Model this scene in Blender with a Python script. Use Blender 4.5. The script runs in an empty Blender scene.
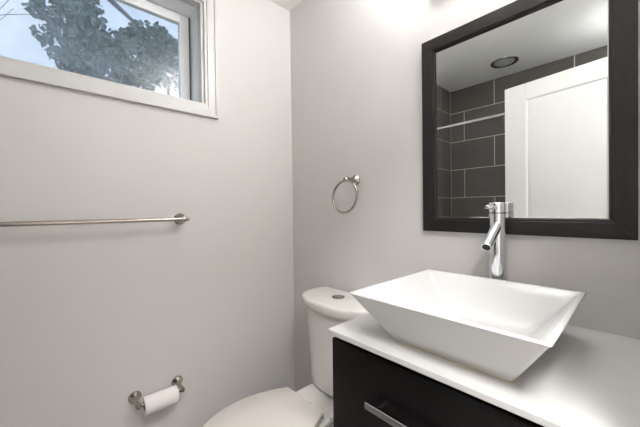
import bpy, bmesh, math, random
from mathutils import Vector, Matrix
sc = bpy.context.scene
C = sc.collection
random.seed(7)
PI = math.pi

# ------------------------------------------------------------------ camera
cam_d = bpy.data.cameras.new('camera'); cam = bpy.data.objects.new('camera', cam_d); C.objects.link(cam)
cam_d.sensor_fit = 'HORIZONTAL'; cam_d.sensor_width = 36.0
cam_d.lens = 295.53 * 36.0 / 640.0
cam_d.clip_start = 0.01; cam_d.clip_end = 100
fw = Vector((-0.73729756, 0.67547085, -0.01146477))
rt = Vector((0.67556809, 0.7371851, -0.01287952))
up = rt.cross(fw)
M = Matrix((rt, up, -fw)).transposed().to_4x4()
M.translation = Vector((1.506, -1.1444, 1.2027))
cam.matrix_world = M
sc.camera = cam

# ------------------------------------------------------------------ view, sky, light
sc.view_settings.view_transform = 'Standard'
sc.view_settings.look = 'None'
sc.view_settings.gamma = 1.0
sc.view_settings.use_curve_mapping = False
sc.view_settings.exposure = 0.52
try:
    sc.cycles.use_denoising = True
    sc.cycles.max_bounces = 10
    sc.cycles.diffuse_bounces = 6
    sc.cycles.transparent_max_bounces = 12
    sc.cycles.sample_clamp_indirect = 6.0
except Exception:
    pass
SKY_STRENGTH = 0.92
VANITY_WATTS = 4.3
FILL_DOME_EMIT = 13.0
UPLIGHT_WATTS = 52.0
SHADE_EMIT = 5.0
HALL_FILL_WATTS = 46.0

w = bpy.data.worlds.new('sky'); sc.world = w; w.use_nodes = True
nt = w.node_tree; nt.nodes.clear()
wo = nt.nodes.new('ShaderNodeOutputWorld'); bg = nt.nodes.new('ShaderNodeBackground')
tc = nt.nodes.new('ShaderNodeTexCoord'); nz = nt.nodes.new('ShaderNodeTexNoise'); rp = nt.nodes.new('ShaderNodeValToRGB')
nz.inputs['Scale'].default_value = 2.2; nz.inputs['Detail'].default_value = 4
rp.color_ramp.elements[0].position = 0.35; rp.color_ramp.elements[0].color = (0.50, 0.63, 0.88, 1)
rp.color_ramp.elements[1].position = 0.65; rp.color_ramp.elements[1].color = (0.74, 0.83, 0.98, 1)
nt.links.new(tc.outputs['Generated'], nz.inputs['Vector']); nt.links.new(nz.outputs['Fac'], rp.inputs['Fac'])
nt.links.new(rp.outputs['Color'], bg.inputs['Color']); bg.inputs['Strength'].default_value = SKY_STRENGTH
nt.links.new(bg.outputs[0], wo.inputs[0])

def lamp(name, kind, loc, watts, size=0.1, size_y=None, col=(1, 1, 1), rot=(0, 0, 0)):
    d = bpy.data.lights.new(name, kind); o = bpy.data.objects.new(name, d); C.objects.link(o)
    o.location = loc; o.rotation_euler = rot; d.energy = watts; d.color = col
    if kind == 'AREA':
        d.shape = 'RECTANGLE'; d.size = size; d.size_y = size_y or size
    else:
        d.shadow_soft_size = size
    return o
# fill light added in the hallway behind the open doorway (the hallway is built below)
lamp('hall_fill', 'AREA', (1.90, -1.15, 2.40), HALL_FILL_WATTS, 0.45, 0.45, (1.0, 0.99, 0.98))

# ------------------------------------------------------------------ materials
def lin(c):
    return tuple(((v / 255) / 12.92 if v / 255 <= 0.04045 else ((v / 255 + 0.055) / 1.055) ** 2.4) for v in c)

def mat(name, rgb, rough=0.5, metal=0.0, noise=None, bump=0.0, bscale=60, coat=0.0, spec=0.5, stretch=None):
    m = bpy.data.materials.new(name); m.use_nodes = True
    t = m.node_tree; b = t.nodes['Principled BSDF']
    base = lin(rgb)
    b.inputs['Base Color'].default_value = (*base, 1)
    b.inputs['Roughness'].default_value = rough; b.inputs['Metallic'].default_value = metal
    b.inputs['Specular IOR Level'].default_value = spec
    b.inputs['Coat Weight'].default_value = coat; b.inputs['Coat Roughness'].default_value = 0.04
    co = t.nodes.new('ShaderNodeTexCoord'); mp = t.nodes.new('ShaderNodeMapping')
    t.links.new(co.outputs['Object'], mp.inputs['Vector'])
    if stretch: mp.inputs['Scale'].default_value = stretch
    n = t.nodes.new('ShaderNodeTexNoise'); n.inputs['Scale'].default_value = bscale; n.inputs['Detail'].default_value = 4
    t.links.new(mp.outputs['Vector'], n.inputs['Vector'])
    if noise:
        r = t.nodes.new('ShaderNodeValToRGB')
        a = noise
        r.color_ramp.elements[0].color = (*[max(0, v * (1 - a)) for v in base], 1)
        r.color_ramp.elements[1].color = (*[min(1, v * (1 + a)) for v in base], 1)
        r.color_ramp.elements[0].position = 0.3; r.color_ramp.elements[1].position = 0.7
        t.links.new(n.outputs['Fac'], r.inputs['Fac']); t.links.new(r.outputs['Color'], b.inputs['Base Color'])
    if bump:
        bp = t.nodes.new('ShaderNodeBump'); bp.inputs['Strength'].default_value = bump; bp.inputs['Distance'].default_value = 0.002
        t.links.new(n.outputs['Fac'], bp.inputs['Height']); t.links.new(bp.outputs['Normal'], b.inputs['Normal'])
    return m

M_wall = mat('wall_paint', (216, 213, 211), 0.75, noise=0.012, bump=0.06, bscale=220, spec=0.3)
M_ceil = mat('ceiling_paint', (238, 238, 235), 0.9, noise=0.01, bump=0.05, bscale=200, spec=0.2)
M_trim = mat('trim_paint', (206, 205, 203), 0.35, noise=0.01, bscale=30)
M_vinyl = mat('window_vinyl', (244, 245, 246), 0.4, noise=0.01, bscale=30)
M_gasket = mat('window_gasket', (95, 98, 104), 0.6, noise=0.05, bscale=40)
M_door = mat('door_paint', (214, 214, 212), 0.35, noise=0.008, bscale=25)
M_porc = mat('porcelain', (200, 200, 199), 0.22, noise=0.006, bscale=10, coat=0.1)
M_toilet = mat('toilet_porcelain', (222, 219, 215), 0.14, noise=0.006, bscale=10, coat=0.3)
M_seat = mat('seat_plastic', (208, 203, 197), 0.3, noise=0.006, bscale=12)
M_stone = mat('white_engineered_stone', (194, 193, 191), 0.35, noise=0.02, bscale=28, spec=0.35)
M_espresso = mat('espresso_wood', (31, 27, 26), 0.38, spec=0.28, noise=0.35, bump=0.2, bscale=14, stretch=(2, 8, 26))
M_espresso_h = mat('espresso_wood_rail', (31, 27, 26), 0.38, spec=0.28, noise=0.35, bump=0.2, bscale=14, stretch=(2, 8, 26))
M_espresso_v = mat('espresso_wood_stile', (31, 27, 26), 0.38, spec=0.28, noise=0.35, bump=0.2, bscale=14, stretch=(26, 8, 2))
M_black = mat('black_lacquer', (14, 12, 12), 0.25, spec=0.22, noise=0.25, bscale=9, stretch=(3, 3, 18))
M_chrome = mat('chrome', (232, 234, 238), 0.06, 1.0, noise=0.01, bscale=20)
M_nickel = mat('brushed_nickel', (172, 165, 157), 0.24, 1.0, noise=0.06, bscale=120, bump=0.1)
M_dark = mat('dark_recess', (20, 20, 20), 0.7, noise=0.1)
M_tile = mat('charcoal_tile', (86, 82, 78), 0.30, noise=0.14, bump=0.08, bscale=9, stretch=(2.2, 2.2, 14))
M_grout = mat('pale_grout', (205, 198, 184), 0.85, noise=0.05, bscale=90)
M_paper = mat('tissue_paper', (243, 238, 236), 0.95, noise=0.01, bump=0.25, bscale=260, spec=0.1)
M_card = mat('cardboard', (120, 96, 74), 0.9, noise=0.08)
M_caulk = mat('sink_caulk', (196, 182, 158), 0.7, noise=0.05)
M_floor = mat('floor_tile', (150, 147, 143), 0.35, noise=0.08, bscale=5)
M_bark = mat('bark', (92, 90, 90), 0.95, noise=0.25, bump=0.6, bscale=14)
M_twig = mat('twig_bark', (120, 122, 128), 0.95, noise=0.15, bscale=14)
M_soil = mat('lawn', (88, 98, 66), 0.95, noise=0.3, bscale=6)
M_lens = mat('frosted_lens', (190, 194, 192), 0.35, noise=0.02, bscale=30)

def leaf_mat():
    m = mat('ivy_leaf', (106, 126, 120), 0.4, noise=0.65, bscale=13)
    b = m.node_tree.nodes['Principled BSDF']
    return m
M_leaf = leaf_mat()
m = bpy.data.materials.new('mirror_silver'); m.use_nodes = True
b = m.node_tree.nodes['Principled BSDF']
b.inputs['Base Color'].default_value = (0.90, 0.92, 0.91, 1); b.inputs['Metallic'].default_value = 1; b.inputs['Roughness'].default_value = 0.0
M_mirror = m
m = bpy.data.materials.new('hazy_window_glass'); m.use_nodes = True    # clear pane, haze over the view mixed in as a patchy pale veil
t = m.node_tree; t.nodes.clear()
o_ = t.nodes.new('ShaderNodeOutputMaterial'); tr = t.nodes.new('ShaderNodeBsdfTransparent'); gl = t.nodes.new('ShaderNodeBsdfGlossy')
tl = t.nodes.new('ShaderNodeBsdfTranslucent'); m1 = t.nodes.new('ShaderNodeMixShader'); m2 = t.nodes.new('ShaderNodeMixShader')
tcn = t.nodes.new('ShaderNodeTexCoord'); nn = t.nodes.new('ShaderNodeTexNoise'); nn.inputs['Scale'].default_value = 5; nn.inputs['Detail'].default_value = 5
mr = t.nodes.new('ShaderNodeMapRange'); mr.inputs['To Min'].default_value = 0.04; mr.inputs['To Max'].default_value = 0.22
mr.inputs['From Min'].default_value = 0.3; mr.inputs['From Max'].default_value = 0.75
t.links.new(tcn.outputs['Object'], nn.inputs['Vector']); t.links.new(nn.outputs['Fac'], mr.inputs['Value'])
tr.inputs[0].default_value = (0.97, 0.985, 0.98, 1); tl.inputs[0].default_value = (0.85, 0.9, 0.97, 1); gl.inputs['Roughness'].default_value = 0.02
t.links.new(mr.outputs[0], m1.inputs[0]); t.links.new(tr.outputs[0], m1.inputs[1]); t.links.new(tl.outputs[0], m1.inputs[2])
m2.inputs[0].default_value = 0.05; t.links.new(m1.outputs[0], m2.inputs[1]); t.links.new(gl.outputs[0], m2.inputs[2]); t.links.new(m2.outputs[0], o_.inputs[0])
M_glass = m
m = bpy.data.materials.new('lit_frosted_shade'); m.use_nodes = True
b = m.node_tree.nodes['Principled BSDF']
b.inputs['Base Color'].default_value = (0.9, 0.88, 0.84, 1); b.inputs['Emission Color'].default_value = (0.98, 0.985, 1.0, 1)
b.inputs['Emission Strength'].default_value = SHADE_EMIT
M_shade = m
M_dome = m.copy(); M_dome.name = 'lit_fill_dome'; M_dome.node_tree.nodes['Principled BSDF'].inputs['Emission Strength'].default_value = FILL_DOME_EMIT

# ------------------------------------------------------------------ helpers
def link(name, bm, m, parent=None, smooth=False, bevel=0.0, seg=2, loc=None, weighted=False):
    bmesh.ops.recalc_face_normals(bm, faces=bm.faces)
    me = bpy.data.meshes.new(name); bm.to_mesh(me); bm.free()
    for mm in (m if isinstance(m, (list, tuple)) else [m]): me.materials.append(mm)
    if smooth:
        for p in me.polygons: p.use_smooth = True
        if smooth == 'auto':
            try: me.set_sharp_from_angle(angle=math.radians(35))
            except Exception: pass
    o = bpy.data.objects.new(name, me); C.objects.link(o)
    if bevel:
        bv = o.modifiers.new('bevel', 'BEVEL'); bv.width = bevel; bv.segments = seg; bv.limit_method = 'ANGLE'; bv.angle_limit = math.radians(40)
        for p in me.polygons: p.use_smooth = True
        wn = o.modifiers.new('wn', 'WEIGHTED_NORMAL'); wn.keep_sharp = True
    if parent is not None:
        o.parent = parent
        o.location = -Vector(parent.location)      # meshes are written in room coordinates
    return o

def thing(name, label, cat, loc=(0, 0, 0), group=None):
    o = bpy.data.objects.new(name, None); C.objects.link(o); o.location = loc; o.empty_display_size = 0.05
    o['label'] = label; o['category'] = cat
    if group: o['group'] = group
    return o

def struct(name, bm, m, **k):
    o = link(name, bm, m, **k); o['kind'] = 'structure'; return o

def box(bm, x0, x1, y0, y1, z0, z1, mi=0):
    vs = [bm.verts.new((x, y, z)) for x in (x0, x1) for y in (y0, y1) for z in (z0, z1)]
    for f in ((0, 1, 3, 2), (4, 6, 7, 5), (0, 4, 5, 1), (2, 3, 7, 6), (0, 2, 6, 4), (1, 5, 7, 3)):
        fc = bm.faces.new([vs[i] for i in f]); fc.material_index = mi
    return vs

def BX(*a): bm = bmesh.new(); box(bm, *a); return bm

def loft(bm, loops, cap0=True, cap1=True, closed=True):
    L = [[bm.verts.new(p) for p in lp] for lp in loops]
    n = len(L[0])
    for a, b_ in zip(L, L[1:]):
        for i in range(n if closed else n - 1):
            j = (i + 1) % n
            bm.faces.new((a[i], a[j], b_[j], b_[i]))
    if cap0: bm.faces.new(L[0][::-1])
    if cap1: bm.faces.new(L[-1])
    return L

def frame_of(axis):
    a = Vector(axis).normalized()
    h = Vector((0, 0, 1)) if abs(a.z) < 0.9 else Vector((1, 0, 0))
    u = a.cross(h).normalized(); v = a.cross(u).normalized()
    return a, u, v

def lathe(bm, origin, axis, prof, n=32):
    """prof: list of (distance along axis, radius)"""
    a, u, v = frame_of(axis); o = Vector(origin)
    loops = []
    for d, r in prof:
        loops.append([o + a * d + (u * math.cos(2 * PI * i / n) + v * math.sin(2 * PI * i / n)) * max(r, 1e-4) for i in range(n)])
    loft(bm, loops)

def tube(bm, pts, r, n=12, closed=False):
    pts = [Vector(p) for p in pts]; N = len(pts); loops = []
    rs = r if isinstance(r, (list, tuple)) else [r] * N
    prev = None
    for i, p in enumerate(pts):
        if closed: d = pts[(i + 1) % N] - pts[i - 1]
        else: d = pts[min(i + 1, N - 1)] - pts[max(i - 1, 0)]
        d.normalize()
        if prev is None: _, u, v = frame_of(d)
        else:
            u = (prev - d * prev.dot(d)).normalized(); v = d.cross(u).normalized()
        prev = u
        loops.append([p + (u * math.cos(2 * PI * k / n) + v * math.sin(2 * PI * k / n)) * rs[i] for k in range(n)])
    if closed:
        loops.append(loops[0]); loft(bm, loops, False, False); bmesh.ops.remove_doubles(bm, verts=bm.verts, dist=1e-6)
    else: loft(bm, loops)

def rrect(x0, x1, y0, y1, z, r, n=5):
    pts = []
    for cx, cy, a0 in ((x1 - r, y1 - r, 0), (x0 + r, y1 - r, 90), (x0 + r, y0 + r, 180), (x1 - r, y0 + r, 270)):
        for k in range(n + 1):
            a = math.radians(a0 + 90 * k / n); pts.append((cx + r * math.cos(a), cy + r * math.sin(a), z))
    return pts

# ------------------------------------------------------------------ the room
H = 2.461; XR = 1.52; YB = -2.125; YA = -1.49       # ceiling, right wall, back tile wall, start of the shower alcove
WY0, WY1, WZ0, WZ1 = -1.405, -0.555, 1.742, 2.262    # window opening
T = 0.22
struct('floor', BX(-T, XR + 1.4, YB - 0.12, 0.12, -0.08, 0.0), M_floor)
struct('ceiling', BX(-T, XR + 1.4, YB - 0.12, 0.12, H, H + 0.1), M_ceil)
struct('wall_back', BX(-T, XR + 1.4, 0.0, 0.12, 0.0, H), M_wall)               # the wall with the mirror
bm = bmesh.new()                                                                # window wall with the opening
box(bm, -T, 0, YB - 0.12, WY0, 0, H); box(bm, -T, 0, WY1, 0.0, 0, H)
box(bm, -T, 0, WY0, WY1, 0, WZ0); box(bm, -T, 0, WY0, WY1, WZ1, H)
struct('wall_left', bm, M_wall)
DY0, DY1, DZ = -1.235, -0.575, 2.06                                            # doorway in the right wall
bm = bmesh.new()
box(bm, XR, XR + 0.12, YB - 0.12, DY0, 0, H); box(bm, XR, XR + 0.12, DY1, 0, 0, H); box(bm, XR, XR + 0.12, DY0, DY1, DZ, H)
struct('wall_right', bm, M_wall)
struct('wall_front', BX(0, XR + 1.4, YB - 0.12, YB, 0, H), M_wall)
struct('wall_hall', BX(XR + 1.28, XR + 1.4, YB, 0, 0, H), M_wall)

# tiled shower walls, 0.6 x 0.3 tiles in running bond
def tiles(name, axis, plane, a0, a1, off_even, off_odd, back):
    bm = bmesh.new(); g = 0.0035
    def b3(u0, u1, z0, z1, d0, d1, mi):
        if axis == 'y': box(bm, u0, u1, d0, d1, z0, z1, mi)
        else: box(bm, d0, d1, u0, u1, z0, z1, mi)
    s = 1
    b3(a0, a1, 0, H, back, plane, 1)
    z_hi = H; rows = [2.220, 1.912, 1.614, 1.316, 1.018, 0.720, 0.422, 0.124]
    for k, z_lo in enumerate(rows):
        off = off_even if k % 2 == 0 else off_odd
        cuts = [a0] + [off + 0.6 * i for i in range(-6, 7) if a0 + 0.01 < off + 0.6 * i < a1 - 0.01] + [a1]
        for u0, u1 in zip(cuts, cuts[1:]):
            b3(u0 + g, u1 - g, z_lo + g, z_hi - (0 if k == 0 else g), plane, plane + 0.0015, 0)
        z_hi = z_lo
    return struct(name, bm, (M_tile, M_grout))
XA = 0.098                                                                     # the alcove side is furred out from the wall
tiles('wall_shower', 'y', YB + 0.012, XA, XR, 0.525, 0.240, YB)
tiles('wall_shower_side', 'x', XA - 0.0015, YB + 0.012, YA, YB + 0.245, YB + 0.6, 0.0)

# ------------------------------------------------------------------ window
cas = bmesh.new()
CW = 0.066
def casing(bm, d0, d1, i0, i1):
    """a picture-frame ring of trim: i0..i1 = inset range from the outer edge, d0..d1 = depth"""
    oy0, oy1, oz0, oz1 = WY0 - CW, WY1 + CW + 0.003, WZ0 - CW + 0.008, WZ1 + CW
    A = [(oy0 + i0, oz0 + i0), (oy1 - i0, oz0 + i0), (oy1 - i0, oz1 - i0), (oy0 + i0, oz1 - i0)]
    B = [(oy0 + i1, oz0 + i1), (oy1 - i1, oz0 + i1), (oy1 - i1, oz1 - i1), (oy0 + i1, oz1 - i1)]
    va = [[bm.verts.new((x, y, z)) for y, z in L] for L in (A, B) for x in (d0, d1)]
    A0, A1, B0, B1 = va
    for i in range(4):
        j = (i + 1) % 4
        bm.faces.new((A1[i], A1[j], B1[j], B1[i])); bm.faces.new((A0[i], A0[j], A1[j], A1[i])); bm.faces.new((B0[i], B1[i], B1[j], B0[j]))
        bm.faces.new((A0[i], B0[i], B0[j], A0[j]))
casing(cas, 0.0, 0.020, 0.0, 0.014); casing(cas, 0.0, 0.0155, 0.014, 0.052); casing(cas, 0.0, 0.011, 0.052, 0.066)
casing_o = struct('trim_1', cas, M_trim, bevel=0.0015)
win = bpy.data.objects.new('window_1', None); C.objects.link(win); win.location = (-0.15, (WY0 + WY1) / 2, WZ0); win['kind'] = 'structure'
def ring(bm, x0, x1, y0, y1, z0, z1, wd):
    box(bm, x0, x1, y0, y0 + wd, z0, z1); box(bm, x0, x1, y1 - wd, y1, z0, z1)
    box(bm, x0, x1, y0 + wd, y1 - wd, z0, z0 + wd); box(bm, x0, x1, y0 + wd, y1 - wd, z1 - wd, z1)
bm = bmesh.new(); ring(bm, -0.045, 0.0, WY0 - 0.0, WY1, WZ0, WZ1, 0.010); link('jamb_liner', bm, M_trim, win, bevel=0.001)
bm = bmesh.new(); ring(bm, -0.205, -0.056, WY0, WY1, WZ0, WZ1, 0.006); ring(bm, -0.205, -0.185, WY0, WY1, WZ0, WZ1, 0.03); link('window_frame', bm, M_vinyl, win, bevel=0.001)
bm = bmesh.new(); ring(bm, -0.166, -0.160, WY0 + 0.006, WY1 - 0.006, WZ0 + 0.006, WZ1 - 0.006, 0.012); link('gasket', bm, M_gasket, win)
bm = bmesh.new(); ring(bm, -0.180, -0.150, WY0 + 0.017, WY1 - 0.017, WZ0 + 0.012, WZ1 - 0.010, 0.047); sash = link('sash', bm, M_vinyl, win, bevel=0.002)
link('pane', BX(-0.168, -0.164, WY0 + 0.06, WY1 - 0.06, WZ0 + 0.055, WZ1 - 0.053), M_glass, win)

# ------------------------------------------------------------------ door (open, behind the camera; seen in the mirror)
door = bpy.data.objects.new('door_1', None); C.objects.link(door); door['kind'] = 'structure'
hx, hy = 1.512, -1.186 - 0.035
bm = bmesh.new()
DW, DH, DT = 0.675, 2.045, 0.035        # local: x from hinge to the free edge (negative), y thickness, face at y = +DT
box(bm, -DW, 0, 0, DT - 0.0115, 0.012, DH)
st = 0.130
def fr(x0, x1, z0, z1): box(bm, x0, x1, DT - 0.0115, DT, z0, z1)
fr(-DW, -DW + st, 0.012, DH); fr(-st, 0, 0.012, DH)
fr(-DW + st, -st, DH - 0.108, DH); fr(-DW + st, -st, 0.012, 0.22); fr(-DW + st, -st, 0.86, 1.0)
leaf = bpy.data.meshes.new('door_leaf')
for z0, z1 in ((1.0, DH - 0.108), (0.22, 0.86)):      # raised fields with sloping edges
    x0, x1 = -DW + st, -st
    def pl(i, d): return [(x0 + i, DT - d, z0 + i), (x1 - i, DT - d, z0 + i), (x1 - i, DT - d, z1 - i), (x0 + i, DT - d, z1 - i)]
    loft(bm, [pl(0, 0.0), pl(0.004, 0.002), pl(0.010, 0.009), pl(0.018, 0.0095), pl(0.036, 0.003)], cap0=False)
door.location = (hx, hy, 0)
lo = link('door_leaf', bm, M_door, None, bevel=0.0015)
lo.parent = door
door.rotation_euler = (0, 0, math.radians(9.3))
bm = bmesh.new()
lathe(bm, (-DW + 0.055, DT, 0.95), (0, 1, 0), [(0, 0.03), (0.006, 0.03), (0.008, 0.011), (0.035, 0.011), (0.04, 0.024), (0.055, 0.027), (0.068, 0.02), (0.072, 0.004)])
kn = link('door_knob', bm, M_nickel, None, smooth='auto'); kn.parent = door

# ------------------------------------------------------------------ framed mirror
mx0, mx1, mz0, mz1 = 0.9016, 1.4985, 1.1135, 1.8707
FWD = 0.0515
mir = thing('wall_mirror', 'rectangular wall mirror in a dark espresso wood frame above the sink', 'mirror', ((mx0 + mx1) / 2, -0.001, mz0))
def mitre(bm, side):
    o_ = dict(l=((mx0, mz0), (mx0, mz1)), r=((mx1, mz1), (mx1, mz0)), b=((mx1, mz0), (mx0, mz0)), t=((mx0, mz1), (mx1, mz1)))[side]
    i_ = dict(l=((mx0 + FWD, mz0 + FWD), (mx0 + FWD, mz1 - FWD)), r=((mx1 - FWD, mz1 - FWD), (mx1 - FWD, mz0 + FWD)),
              b=((mx1 - FWD, mz0 + FWD), (mx0 + FWD, mz0 + FWD)), t=((mx0 + FWD, mz1 - FWD), (mx1 - FWD, mz1 - FWD)))[side]
    (ax, az), (bx_, bz) = o_; (cx, cz), (dx, dz) = i_
    e = 0.007
    def q(p, o2, f): return (p[0] + (o2[0] - p[0]) * f, p[1] + (o2[1] - p[1]) * f)
    def sec(P, Q):     # cross-section from the outer corner P to the inner corner Q
        s = q(Q, P, e / FWD)
        return [(P[0], -0.002, P[1]), (P[0], -0.022, P[1]), (s[0], -0.022, s[1]), (s[0], -0.018, s[1]), (Q[0], -0.018, Q[1]), (Q[0], -0.002, Q[1])]
    loft(bm, [sec((ax, az), (cx, cz)), sec((bx_, bz), (dx, dz))])
for s_ in 'lrbt':
    bm = bmesh.new(); mitre(bm, s_)
    link('frame_stile' if s_ in 'lr' else 'frame_rail', bm, M_espresso_v if s_ in 'lr' else M_espresso_h, mir, bevel=0.0008, seg=1)
bm = bmesh.new()
gx0, gx1, gz0, gz1 = mx0 + FWD, mx1 - FWD, mz0 + FWD, mz1 - FWD
bv_ = 0.0055
def rl(i, y): return [(gx0 + i, y, gz0 + i), (gx1 - i, y, gz0 + i), (gx1 - i, y, gz1 - i), (gx0 + i, y, gz1 - i)]
loft(bm, [rl(-0.004, -0.003), rl(-0.004, -0.0100), rl(0.0, -0.0105), rl(bv_, -0.0122)])
link('mirror_glass', bm, M_mirror, mir)

# ------------------------------------------------------------------ vanity light (above the frame of the photograph)
vl = thing('vanity_light', 'vanity light bar with three frosted shades, above the mirror', 'wall light', (1.2, 0, 2.04))
link('backplate', BX(0.95, 1.45, -0.030, -0.0005, 2.045, 2.125), M_nickel, vl, bevel=0.004)
for x in (1.02, 1.2, 1.38):
    bm = bmesh.new(); tube(bm, [(x, -0.028, 2.085), (x, -0.11, 2.083), (x, -0.155, 2.095), (x, -0.165, 2.13)], 0.008); link('arm', bm, M_nickel, vl, smooth=True)
    bm = bmesh.new(); lathe(bm, (x, -0.165, 2.125), (0, 0, 1), [(0, 0.018), (0.012, 0.026), (0.02, 0.040), (0.07, 0.046), (0.13, 0.05), (0.13, 0.046), (0.03, 0.036), (0.024, 0.01)], 28)
    link('lamp_shade', bm, M_shade, vl, smooth='auto')
for x in (1.02, 1.20, 1.38):
    lamp('vanity_bulb', 'POINT', (x, -0.165, 2.30), VANITY_WATTS, 0.05, col=(0.98, 0.985, 1.0))
    sp_ = lamp('fill_uplight', 'SPOT', (x, -0.165, 2.20), UPLIGHT_WATTS, 0.03, col=(0.98, 0.985, 1.0), rot=(PI, 0, 0))   # extra upward fill, added to brighten the room off the ceiling
    sp_.data.spot_size = math.radians(168); sp_.data.spot_blend = 0.3

dome = thing('fill_pendant', 'small frosted fill pendant added beside the shower, behind the open door', 'ceiling light', (1.44, -1.66, H))  # unseen lamp, added to lift the shower ceiling in the mirror
bm = bmesh.new(); lathe(bm, (1.44, -1.66, H - 0.0005), (0, 0, -1), [(0, 0.05), (0.015, 0.05), (0.02, 0.008), (0.155, 0.008), (0.16, 0.03), (0.18, 0.035)], 32); link('stem', bm, M_nickel, dome, smooth='auto')
bm = bmesh.new(); lathe(bm, (1.44, -1.66, H - 0.181), (0, 0, -1), [(0, 0.035), (0.015, 0.058), (0.045, 0.07), (0.08, 0.068), (0.11, 0.05), (0.125, 0.02), (0.127, 0.001)], 36); link('lamp_shade', bm, M_dome, dome, smooth='auto')

# ------------------------------------------------------------------ vanity cabinet, countertop
CX0, CX1, CYF, CZ = 0.873, 1.515, -0.54, 0.85
cabi = thing('vanity_cabinet', 'black lacquered vanity cabinet with chrome bar pulls under the white countertop', 'cabinet', (1.19, -0.26, 0))
bx0, bx1, byf = 0.882, 1.510, -0.510
bm = bmesh.new()
box(bm, bx0, bx0 + 0.018, byf, -0.003, 0.0, CZ - 0.016); box(bm, bx1 - 0.018, bx1, byf, -0.003, 0.0, CZ - 0.016)
box(bm, bx0 + 0.018, bx1 - 0.018, -0.012, -0.003, 0.08, CZ - 0.016); box(bm, bx0 + 0.018, bx1 - 0.018, byf, -0.012, 0.08, 0.098)
box(bm, bx0 + 0.018, bx1 - 0.018, byf, -0.012, CZ - 0.034, CZ - 0.016); box(bm, bx0 + 0.018, bx1 - 0.018, byf + 0.05, byf + 0.066, 0.0, 0.08)
link('body', bm, M_black, cabi, bevel=0.001)
def pull(parent, xa, xb, z, yf):
    bm = bmesh.new()
    bmesh_y0 = yf - 0.030
    box(bm, xa, xb, bmesh_y0, bmesh_y0 + 0.006, z - 0.0075, z + 0.0075)
    for dz in (-0.0045, 0.0045): lathe(bm, (xa, bmesh_y0 - 0.001, z + dz), (1, 0, 0), [(0, 0.0036), (0.0006, 0.0042), (xb - xa - 0.0006, 0.0042), (xb - xa, 0.0036)], 16)
    for x in (xa + 0.03, xb - 0.03): lathe(bm, (x, bmesh_y0 + 0.006, z), (0, 1, 0), [(0, 0.005), (0.0235, 0.005)], 14)
    o = link('handle', bm, M_chrome, None, smooth='auto'); o.parent = parent; o.location = -Vector(cabi.location) - Vector(parent.location)
    o.location = (0, 0, 0)
    return o
def front(name, z0, z1, x0=bx0 + 0.001, x1=bx1 - 0.001, hz=None, hx=None):
    o = link(name, BX(x0, x1, byf - 0.021, byf - 0.0015, z0, z1), M_black, cabi, bevel=0.0015)
    if hz: pull(o, hx[0], hx[1], hz, byf - 0.021)
    return o
front('drawer', 0.462, 0.8235, hz=0.707, hx=(1.031, 1.345))
front('drawer', 0.095, 0.457, hz=0.365, hx=(1.031, 1.345))
ct = link('countertop', BX(CX0, CX1, CYF, -0.0005, CZ - 0.015, CZ), M_stone, bevel=0.0018)
ct['label'] = 'white stone countertop slab on the black vanity cabinet, under the square sink'; ct['category'] = 'countertop'

# ------------------------------------------------------------------ vessel sink
sx0, sx1, sy0, sy1, sz = 0.962, 1.4065, -0.545, -0.105, 0.9775
kx0, kx1, ky0, ky1 = 1.053, 1.3305, -0.4685, -0.185
sink = thing('vessel_sink', 'white square vessel sink with flared sides standing on the white countertop', 'sink', ((kx0 + kx1) / 2, (ky0 + ky1) / 2, CZ))
bm = bmesh.new()
loops = [rrect(kx0 + 0.004, kx1 - 0.004, ky0 + 0.004, ky1 - 0.004, CZ + 0.0005, 0.010),
         rrect(kx0, kx1, ky0, ky1, CZ + 0.0025, 0.012)]
for f in (0.25, 0.5, 0.75, 0.93):
    q_ = f * 1.0
    loops.append(rrect(kx0 + (sx0 - kx0) * q_, kx1 + (sx1 - kx1) * q_, ky0 + (sy0 - ky0) * q_, ky1 + (sy1 - ky1) * q_, CZ + 0.0025 + (sz - CZ - 0.0025) * f, 0.011 - 0.005 * f))
loops.append(rrect(sx0, sx1, sy0, sy1, sz - 0.003, 0.005))
loops.append(rrect(sx0 + 0.0012, sx1 - 0.0012, sy0 + 0.0012, sy1 - 0.0012, sz - 0.0006, 0.005))
loops.append(rrect(sx0 + 0.003, sx1 - 0.003, sy0 + 0.003, sy1 - 0.003, sz, 0.005))
th = 0.0125
loops.append(rrect(sx0 + th - 0.003, sx1 - th + 0.003, sy0 + th - 0.003, sy1 - th + 0.003, sz, 0.006))
loops.append(rrect(sx0 + th, sx1 - th, sy0 + th, sy1 - th, sz - 0.0015, 0.007))
ix0, ix1, iy0, iy1, iz = kx0 + 0.022, kx1 - 0.022, ky0 + 0.022, ky1 - 0.022, CZ + 0.022
for f in (0.25, 0.5, 0.75, 0.92):
    loops.append(rrect(sx0 + th + (ix0 - sx0 - th) * f, sx1 - th + (ix1 - sx1 + th) * f, sy0 + th + (iy0 - sy0 - th) * f, sy1 - th + (iy1 - sy1 + th) * f, sz - 0.0015 + (iz - sz + 0.0015) * f, 0.008 + 0.012 * f))
loops.append(rrect(ix0 + 0.012, ix1 - 0.012, iy0 + 0.012, iy1 - 0.012, iz - 0.001, 0.022))
loops.append(rrect(ix0 + 0.05, ix1 - 0.05, iy0 + 0.05, iy1 - 0.05, iz - 0.003, 0.03))
loft(bm, loops)
link('basin', bm, M_porc, sink, smooth='auto')
bm = bmesh.new(); lathe(bm, (1.19, -0.327, iz - 0.0035), (0, 0, 1), [(0, 0.03), (0.003, 0.031), (0.004, 0.022), (0.009, 0.021), (0.012, 0.012), (0.0125, 0.001)])
link('drain_cap', bm, M_chrome, sink, smooth='auto')
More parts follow.
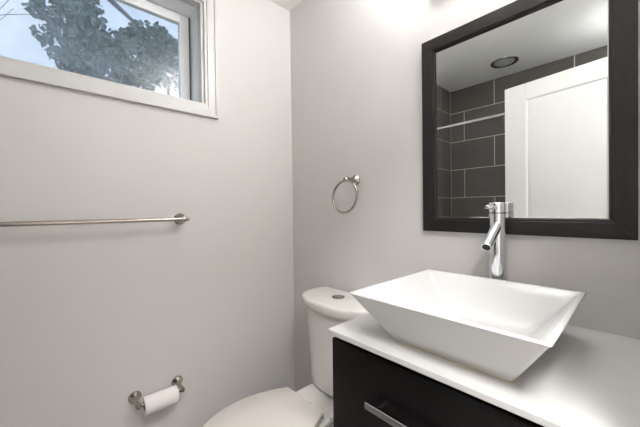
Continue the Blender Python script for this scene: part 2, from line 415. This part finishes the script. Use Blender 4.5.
bm = bmesh.new(); loft(bm, [rrect(kx0 - 0.0015, kx1 + 0.0015, ky0 - 0.0015, ky1 + 0.0015, CZ + 0.0002, 0.012), rrect(kx0 + 0.002, kx1 - 0.002, ky0 + 0.002, ky1 - 0.002, CZ + 0.0024, 0.010)])
link('caulk_bead', bm, M_caulk, sink)

# ------------------------------------------------------------------ faucet
fx, fy, fr_ = 1.184, -0.052, 0.0268
fau = thing('faucet', 'tall chrome single-lever vessel faucet standing behind the square sink', 'faucet', (fx, fy, CZ))
bm = bmesh.new(); lathe(bm, (fx, fy, CZ + 0.0002), (0, 0, 1), [(0, 0.031), (0.005, 0.031), (0.007, 0.029), (0.008, fr_), (0.334, fr_), (0.335, fr_ - 0.002)], 48)
link('body', bm, M_chrome, fau, smooth='auto')
bm = bmesh.new(); lathe(bm, (fx, fy, CZ + 0.3365), (0, 0, 1), [(0, fr_ - 0.002), (0.001, fr_), (0.031, fr_), (0.0335, fr_ - 0.002), (0.034, 0.001)], 48)
hd = link('head', bm, M_chrome, fau, smooth='auto')
bm = bmesh.new(); lathe(bm, (fx, fy - 0.02, 1.203), (0, -1, 0.03), [(0, 0.0062), (0.088, 0.0062), (0.090, 0.0045)], 18)
link('lever', bm, M_chrome, fau, smooth='auto')
bm = bmesh.new()
s0 = Vector((fx, fy - 0.006, 1.150)); s1 = Vector((fx, -0.163, 1.082)); dr = (s1 - s0)
lathe(bm, s0, dr, [(0, 0.0152), (dr.length - 0.001, 0.0152), (dr.length, 0.0142), (dr.length, 0.012), (dr.length - 0.006, 0.012)], 32)
sp = link('spout', bm, M_chrome, fau, smooth='auto')
bm = bmesh.new(); lathe(bm, s1 - dr.normalized() * 0.0058, dr, [(0, 0.0118), (0.003, 0.0118), (0.0035, 0.008)], 24)
ae = link('aerator', bm, M_dark, None); ae.parent = sp; ae.location = (0, 0, 0)

# ------------------------------------------------------------------ toilet
tx = 0.537
toi = thing('toilet', 'white two-piece toilet with closed lid between the window wall and the vanity', 'toilet', (tx, -0.4, 0))
def dplan(hw, yb, ys, yf, z, n=28, rb=0.03, e=2.3):
    """plan of a tank: flat back, straight sides, bowed front"""
    pts = []
    for k in range(n + 1):
        a = PI * k / n
        c_, s_ = math.cos(a), math.sin(a)
        pts.append((tx - hw * math.copysign(abs(c_) ** (2 / e), c_), ys - (ys - yf) * (abs(s_) ** (2 / e)), z))
    for k in range(5):
        a = math.radians(90 * k / 4); pts.append((tx + hw - rb + rb * math.cos(a), yb - rb + rb * math.sin(a), z))
    for k in range(5):
        a = math.radians(90 + 90 * k / 4); pts.append((tx - hw + rb + rb * math.cos(a), yb - rb + rb * math.sin(a), z))
    return pts
bm = bmesh.new()
L_ = []
for z, hw, yf, ys in ((0.3605, 0.125, -0.200, -0.14), (0.364, 0.144, -0.222, -0.14), (0.376, 0.158, -0.238, -0.14), (0.42, 0.170, -0.242, -0.135), (0.55, 0.187, -0.240, -0.13), (0.70, 0.207, -0.242, -0.13), (0.742, 0.210, -0.243, -0.13)):
    L_.append(dplan(hw, -0.032, ys, yf, z))
loft(bm, L_); link('tank', bm, M_toilet, toi, smooth='auto')
bm = bmesh.new()
L_ = [dplan(0.214, -0.03, -0.13, -0.250, 0.7425, rb=0.015), dplan(0.225, -0.022, -0.13, -0.261, 0.744, rb=0.015), dplan(0.227, -0.02, -0.13, -0.264, 0.750, rb=0.015), dplan(0.227, -0.02, -0.13, -0.264, 0.773, rb=0.015),
      dplan(0.225, -0.022, -0.13, -0.261, 0.780, rb=0.015), dplan(0.219, -0.028, -0.13, -0.254, 0.7845, rb=0.015), dplan(0.208, -0.038, -0.13, -0.242, 0.786, rb=0.015)]
loft(bm, L_); tl_ = link('tank_lid', bm, M_toilet, toi, smooth='auto')
bm = bmesh.new(); lathe(bm, (tx - 0.012, -0.134, 0.7855), (0, 0, 1), [(0, 0.031), (0.003, 0.031), (0.004, 0.027), (0.0015, 0.026), (0.0015, 0.024), (0.004, 0.023), (0.0045, 0.001)], 36)
fb = link('flush_button', bm, M_nickel, None, smooth='auto'); fb.parent = tl_; fb.location = (0, 0, 0)
# seat plan: straight back edge, egg-shaped front
def seatplan(s, z, n=40, yc=-0.575, hb=0.112, yb=-0.360, tip=-0.812, hw=0.181):
    pts = []
    # right side from back corner to the tip then up the left side
    half = []
    m_ = 12
    for k in range(m_ + 1):        # back corner to the widest point
        u = k / m_
        y = yb + (yc - yb) * u
        half.append((hb + (hw - hb) * math.sin(u * PI / 2) ** 0.85, y))
    for k in range(1, n // 2 + 1):
        a = PI / 2 * k / (n // 2)
        half.append((hw * math.cos(a) ** 0.92 if k < n // 2 else 0.0, yc + (tip - yc) * math.sin(a)))
    cy = (yb + tip) / 2
    for hx_, y in half: pts.append((tx + hx_ * s, cy + (y - cy) * s, z))
    for hx_, y in half[-2::-1]: pts.append((tx - hx_ * s, cy + (y - cy) * s, z))
    return pts
def slab(name, z0, z1, s0_, m_, parent, r=0.006):
    bm = bmesh.new()
    loft(bm, [seatplan(s0_ - r * 4, z0), seatplan(s0_ - r, z0 + r * 0.3), seatplan(s0_, z0 + r), seatplan(s0_, z1 - r), seatplan(s0_ - r, z1 - r * 0.35), seatplan(s0_ - r * 4, z1)])
    return link(name, bm, m_, parent, smooth='auto')
slab('seat', 0.371, 0.3875, 0.995, M_seat, toi)
slab('lid', 0.3895, 0.407, 1.0, M_seat, toi)
# bowl: lofted from the foot to the rim, with a deck at the back that carries the tank
def bowlplan(z, hw, yb, yf, yc, hb):
    return [(x, y, z) for x, y, _ in seatplan(1.0, z, yc=yc, hb=hb, yb=yb, tip=yf, hw=hw)]
bm = bmesh.new()
loft(bm, [bowlplan(0.0, 0.115, -0.10, -0.62, -0.42, 0.105), bowlplan(0.03, 0.110, -0.10, -0.61, -0.42, 0.10), bowlplan(0.12, 0.095, -0.09, -0.60, -0.40, 0.085),
          bowlplan(0.22, 0.115, -0.07, -0.66, -0.45, 0.09), bowlplan(0.31, 0.155, -0.05, -0.75, -0.55, 0.105), bowlplan(0.35, 0.172, -0.30, -0.79, -0.57, 0.125), bowlplan(0.363, 0.172, -0.33, -0.795, -0.57, 0.136), bowlplan(0.3695, 0.166, -0.335, -0.788, -0.57, 0.130)])
link('bowl', bm, M_toilet, toi, smooth='auto')
bm = bmesh.new(); loft(bm, [rrect(tx - 0.125, tx + 0.125, -0.335, -0.045, 0.335, 0.03), rrect(tx - 0.122, tx + 0.122, -0.338, -0.042, 0.354, 0.03), rrect(tx - 0.118, tx + 0.118, -0.334, -0.046, 0.360, 0.028)])
link('tank_deck', bm, M_toilet, toi, smooth='auto')
for sx_ in (-1, 1):
    bm = bmesh.new(); loft(bm, [rrect(tx + sx_ * 0.078 - 0.018, tx + sx_ * 0.078 + 0.018, -0.366, -0.334, z, 0.010) for z in (0.3595, 0.382)] + [rrect(tx + sx_ * 0.078 - 0.014, tx + sx_ * 0.078 + 0.014, -0.362, -0.338, 0.386, 0.010)])
    lathe(bm, (tx + sx_ * 0.06, -0.368, 0.392), (sx_, 0, 0), [(0, 0.007), (0.062, 0.007), (0.065, 0.004)], 16)
    link('hinge', bm, M_seat, toi, smooth='auto')
bm = bmesh.new(); lathe(bm, (0.526, -0.322, 0.3602), (0, 0, 1), [(0, 0.0055), (0.002, 0.0055), (0.003, 0.003), (0.0031, 0.0005)], 16)
link('bolt', bm, M_dark, toi)

# ------------------------------------------------------------------ towel bar (window wall)
tb = thing('towel_bar', 'long brushed nickel towel bar on the window wall below the window', 'towel bar', (0, -0.98, 1.172))
bz, bxx = 1.1685, 0.060
ya, yb_ = -0.682, -1.300
bm = bmesh.new(); tube(bm, [(bxx, ya + 0.002, bz), (bxx, yb_ - 0.002, bz)], 0.0085, 20); link('bar', bm, M_nickel, tb, smooth='auto')
for y in (ya, yb_):
    bm = bmesh.new()
    lathe(bm, (0.0005, y, bz), (1, 0, 0), [(0, 0.0275), (0.005, 0.0275), (0.010, 0.0235), (0.020, 0.0145), (0.030, 0.0105), (0.045, 0.0105), (0.050, 0.0135), (0.060, 0.0145), (0.070, 0.012), (0.075, 0.004)], 32)
    s_ = 1 if y == ya else -1
    lathe(bm, (bxx, y, bz), (0, s_, 0), [(0, 0.012), (0.012, 0.012), (0.016, 0.008), (0.020, 0.009), (0.025, 0.006), (0.026, 0.001)], 20)
    link('mounting_post', bm, M_nickel, tb, smooth='auto')

# ------------------------------------------------------------------ towel ring (mirror wall)
trg = thing('towel_ring', 'small brushed nickel towel ring on the wall left of the mirror', 'towel ring', (0.53, 0, 1.35))
rx, rz = 0.529, 1.3515
bm = bmesh.new(); lathe(bm, (rx, -0.0005, rz), (0, -1, 0), [(0, 0.0265), (0.005, 0.0265), (0.010, 0.022), (0.022, 0.0135), (0.04, 0.0095), (0.062, 0.0095), (0.068, 0.0125), (0.080, 0.0125), (0.086, 0.008), (0.087, 0.001)], 32)
link('mounting_post', bm, M_nickel, trg, smooth='auto')
bm = bmesh.new(); R_ = 0.0785
tube(bm, [(rx - 0.007 + R_ * math.sin(2 * PI * k / 64), -0.070 - 0.009 * (1 - math.cos(2 * PI * k / 64)), rz - 0.006 - R_ + R_ * math.cos(2 * PI * k / 64)) for k in range(64)], 0.0056, 12, closed=True)
link('ring', bm, M_nickel, trg, smooth=True)

# ------------------------------------------------------------------ toilet paper holder and roll
tph = thing('toilet_paper_holder', 'brushed nickel toilet paper holder low on the window wall beside the toilet', 'toilet paper holder', (0, -0.79, 0.38))
pz = 0.394
for y in (-0.707, -0.881):
    bm = bmesh.new()
    lathe(bm, (0.0005, y, pz), (1, 0, -0.12), [(0, 0.026), (0.004, 0.026), (0.010, 0.022), (0.022, 0.013), (0.040, 0.0085), (0.056, 0.0085), (0.063, 0.0115), (0.077, 0.0115), (0.084, 0.007), (0.086, 0.001)], 32)
    link('mounting_post', bm, M_nickel, tph, smooth='auto')
bm = bmesh.new(); tube(bm, [(0.071, -0.881, pz - 0.0085), (0.071, -0.707, pz - 0.0085)], 0.008, 16); link('roller', bm, M_nickel, tph, smooth='auto')
rc = Vector((0.071, -0.861, pz - 0.0185))
bm = bmesh.new(); Rr, ri, ln = 0.037, 0.0185, 0.131
n = 48; loops = []
for d, r in ((0, ri), (0, Rr - 0.001), (0.001, Rr), (ln - 0.001, Rr), (ln, Rr - 0.001), (ln, ri), (0, ri)):
    loops.append([(rc.x + r * math.cos(2 * PI * k / n), rc.y + d, rc.z + r * math.sin(2 * PI * k / n)) for k in range(n)])
loft(bm, loops, False, False); bmesh.ops.remove_doubles(bm, verts=bm.verts, dist=1e-5)
roll = thing('toilet_paper_roll', 'white toilet paper roll on the nickel holder on the window wall', 'toilet paper', tuple(rc))
link('paper', bm, M_paper, roll, smooth='auto')
bm = bmesh.new(); loops = []
for d, r in ((0.0005, ri - 0.0015), (0.0005, ri - 0.0002), (ln - 0.0005, ri - 0.0002), (ln - 0.0005, ri - 0.0015), (0.0005, ri - 0.0015)):
    loops.append([(rc.x + r * math.cos(2 * PI * k / n), rc.y + d, rc.z + r * math.sin(2 * PI * k / n)) for k in range(n)])
loft(bm, loops, False, False); bmesh.ops.remove_doubles(bm, verts=bm.verts, dist=1e-5)
link('cardboard_core', bm, M_card, roll, smooth='auto')

# ------------------------------------------------------------------ shower: curtain rod and ceiling light (both seen in the mirror)
rod = thing('shower_curtain_rod', 'straight chrome shower curtain rod seen in the mirror across the tiled shower', 'curtain rod', (0.8, -1.51, 1.931))
bm = bmesh.new(); tube(bm, [(XA + 0.002, -1.51, 1.931), (XR - 0.002, -1.51, 1.931)], 0.0125, 20); link('rod', bm, M_chrome, rod, smooth='auto')
for x, s_ in ((XA + 0.001, 1), (XR - 0.001, -1)):
    bm = bmesh.new(); lathe(bm, (x, -1.51, 1.931), (s_, 0, 0), [(0, 0.03), (0.006, 0.03), (0.02, 0.016), (0.03, 0.016)], 24); link('flange', bm, M_chrome, rod, smooth='auto')
cl = thing('recessed_light', 'round recessed ceiling light over the shower, seen in the mirror', 'ceiling light', (0.70, -1.80, H))
bm = bmesh.new(); loops = []
for z, r in ((H - 0.0005, 0.105), (H - 0.006, 0.103), (H - 0.008, 0.095), (H - 0.005, 0.078), (H - 0.0005, 0.074), (H - 0.0005, 0.105)):
    loops.append([(0.70 + r * math.cos(2 * PI * k / 48), -1.80 + r * math.sin(2 * PI * k / 48), z) for k in range(48)])
loft(bm, loops, False, False); bmesh.ops.remove_doubles(bm, verts=bm.verts, dist=1e-6); link('trim_ring', bm, M_nickel, cl, smooth='auto')
bm = bmesh.new(); lathe(bm, (0.70, -1.80, H - 0.0006), (0, 0, -1), [(0, 0.073), (0.002, 0.073), (0.005, 0.06), (0.007, 0.03), (0.0075, 0.001)], 40); link('lens', bm, M_lens, cl, smooth='auto')

# ------------------------------------------------------------------ outside the window: ground, ivy-clad tree, bare twigs
struct('ground', BX(-14, -T - 0.01, -10, 8, 1.2, 1.4), M_soil)
def branch(bm, pts, r0, r1, n=8):
    N = len(pts); tube(bm, pts, [r0 + (r1 - r0) * i / (N - 1) for i in range(N)], n)
tree = thing('ivy_covered_tree', 'leafy ivy-covered tree outside the window against the pale sky', 'tree', (-3.4, -0.8, 1.4))
bm = bmesh.new()
branch(bm, [(-3.4, -0.8, 1.4), (-3.42, -0.82, 2.3), (-3.4, -0.85, 3.2), (-3.45, -0.82, 4.2), (-3.5, -0.85, 5.4), (-3.5, -0.8, 6.5)], 0.16, 0.06, 12)
link('trunk', bm, M_bark, tree, smooth=True)
TREE_BR = [[(-3.4, -0.84, 2.9), (-3.3, -0.5, 3.2), (-3.3, -0.1, 3.35), (-3.35, 0.4, 3.3)],
           [(-3.45, -0.83, 4.5), (-3.4, -0.5, 4.12), (-3.35, -0.25, 3.92), (-3.3, 0.1, 3.6)],
           [(-3.3, -0.1, 3.35), (-3.3, 0.1, 3.25), (-3.3, 0.2, 3.05), (-3.3, 0.22, 2.85)],
           [(-3.3, 0.15, 3.4), (-3.3, 0.3, 3.3), (-3.3, 0.37, 3.1), (-3.3, 0.42, 2.9)],
           [(-3.42, -0.85, 3.1), (-3.3, -1.1, 3.5), (-3.3, -1.35, 3.8)]]
for pts in TREE_BR:
    bm = bmesh.new(); branch(bm, pts, 0.05, 0.014); link('branch', bm, M_twig, tree, smooth=True)
bm = bmesh.new()
def leafq(c, s):
    n_ = Vector((random.uniform(0.1, 1), random.gauss(0, 0.6), random.gauss(0.2, 0.6))).normalized()
    _, u, v = frame_of(n_)
    a = random.uniform(0, 2 * PI); u, v = u * math.cos(a) + v * math.sin(a), v * math.cos(a) - u * math.sin(a)
    P_ = [(0, -1.0, 0), (0.75, -0.45, .12), (0.6, 0.3, .08), (0, 1.1, -.05), (-0.6, 0.3, .08), (-0.75, -0.45, .12)]
    vs = [bm.verts.new(c + (u * p[0] + v * p[1] + n_ * p[2]) * s) for p in P_]
    bm.faces.new((vs[0], vs[1], vs[2], vs[3])); bm.faces.new((vs[0], vs[3], vs[4], vs[5]))
BLOBS = [  # centre, radii, count
    ((-3.4, -0.85, 2.6), (0.3, 0.25, 0.5), 500), ((-3.4, -0.80, 3.2), (0.32, 0.27, 0.42), 800), ((-3.4, -0.85, 3.75), (0.32, 0.31, 0.45), 900),
    ((-3.4, -0.82, 4.35), (0.33, 0.30, 0.45), 600), ((-3.4, -0.55, 3.2), (0.3, 0.32, 0.40), 700),
    ((-3.35, -0.28, 3.45), (0.28, 0.32, 0.30), 700), ((-3.35, 0.02, 3.68), (0.25, 0.34, 0.28), 700), ((-3.35, 0.27, 3.62), (0.22, 0.26, 0.25), 420),
    ((-3.35, -0.15, 3.18), (0.28, 0.36, 0.17), 450), ((-3.35, 0.22, 3.32), (0.2, 0.26, 0.18), 160), ((-3.3, 0.3, 3.12), (0.12, 0.16, 0.14), 30),
    ((-3.3, -1.2, 3.62), (0.1, 0.10, 0.14), 60), ((-3.3, -1.14, 3.32), (0.1, 0.13, 0.10), 60), ((-3.3, -1.22, 3.82), (0.1, 0.12, 0.1), 40), ((-3.3, -1.05, 3.12), (0.1, 0.1, 0.08), 36)]
for c, r, k in BLOBS:
    for _ in range(int(k * 0.72)):
        d = Vector((random.gauss(0, 1), random.gauss(0, 1), random.gauss(0, 1))).normalized() * random.uniform(0.35, 1.05) ** 0.6
        leafq(Vector((c[0] + d.x * r[0], c[1] + d.y * r[1], c[2] + d.z * r[2])), random.uniform(0.03, 0.052))
lf = link('ivy_leaves', bm, M_leaf, tree); lf['kind'] = 'stuff'
bare = thing('bare_tree', 'bare thin-twigged tree outside at the left edge of the window', 'tree', (-4.6, -2.1, 1.4))
bm = bmesh.new()
branch(bm, [(-4.6, -2.1, 1.4), (-4.6, -2.05, 2.6), (-4.65, -2.0, 3.8), (-4.6, -2.05, 5.2)], 0.05, 0.02)
for k in range(26):
    z = random.uniform(2.5, 5.0); a = random.choice((-1, 1)) * random.uniform(0.4, 1.0)
    p = Vector((-4.62, -2.03, z)); pts = [p]
    d = Vector((random.uniform(-.4, .4), a, random.uniform(0.1, 0.9)))
    for _ in range(4):
        p = p + d * random.uniform(0.18, 0.3); d = d + Vector((0, random.uniform(-.3, .3), random.uniform(-.3, .3))); pts.append(p.copy())
    branch(bm, pts, 0.006, 0.003, 5)
link('trunk_and_twigs', bm, M_twig, bare, smooth=True)
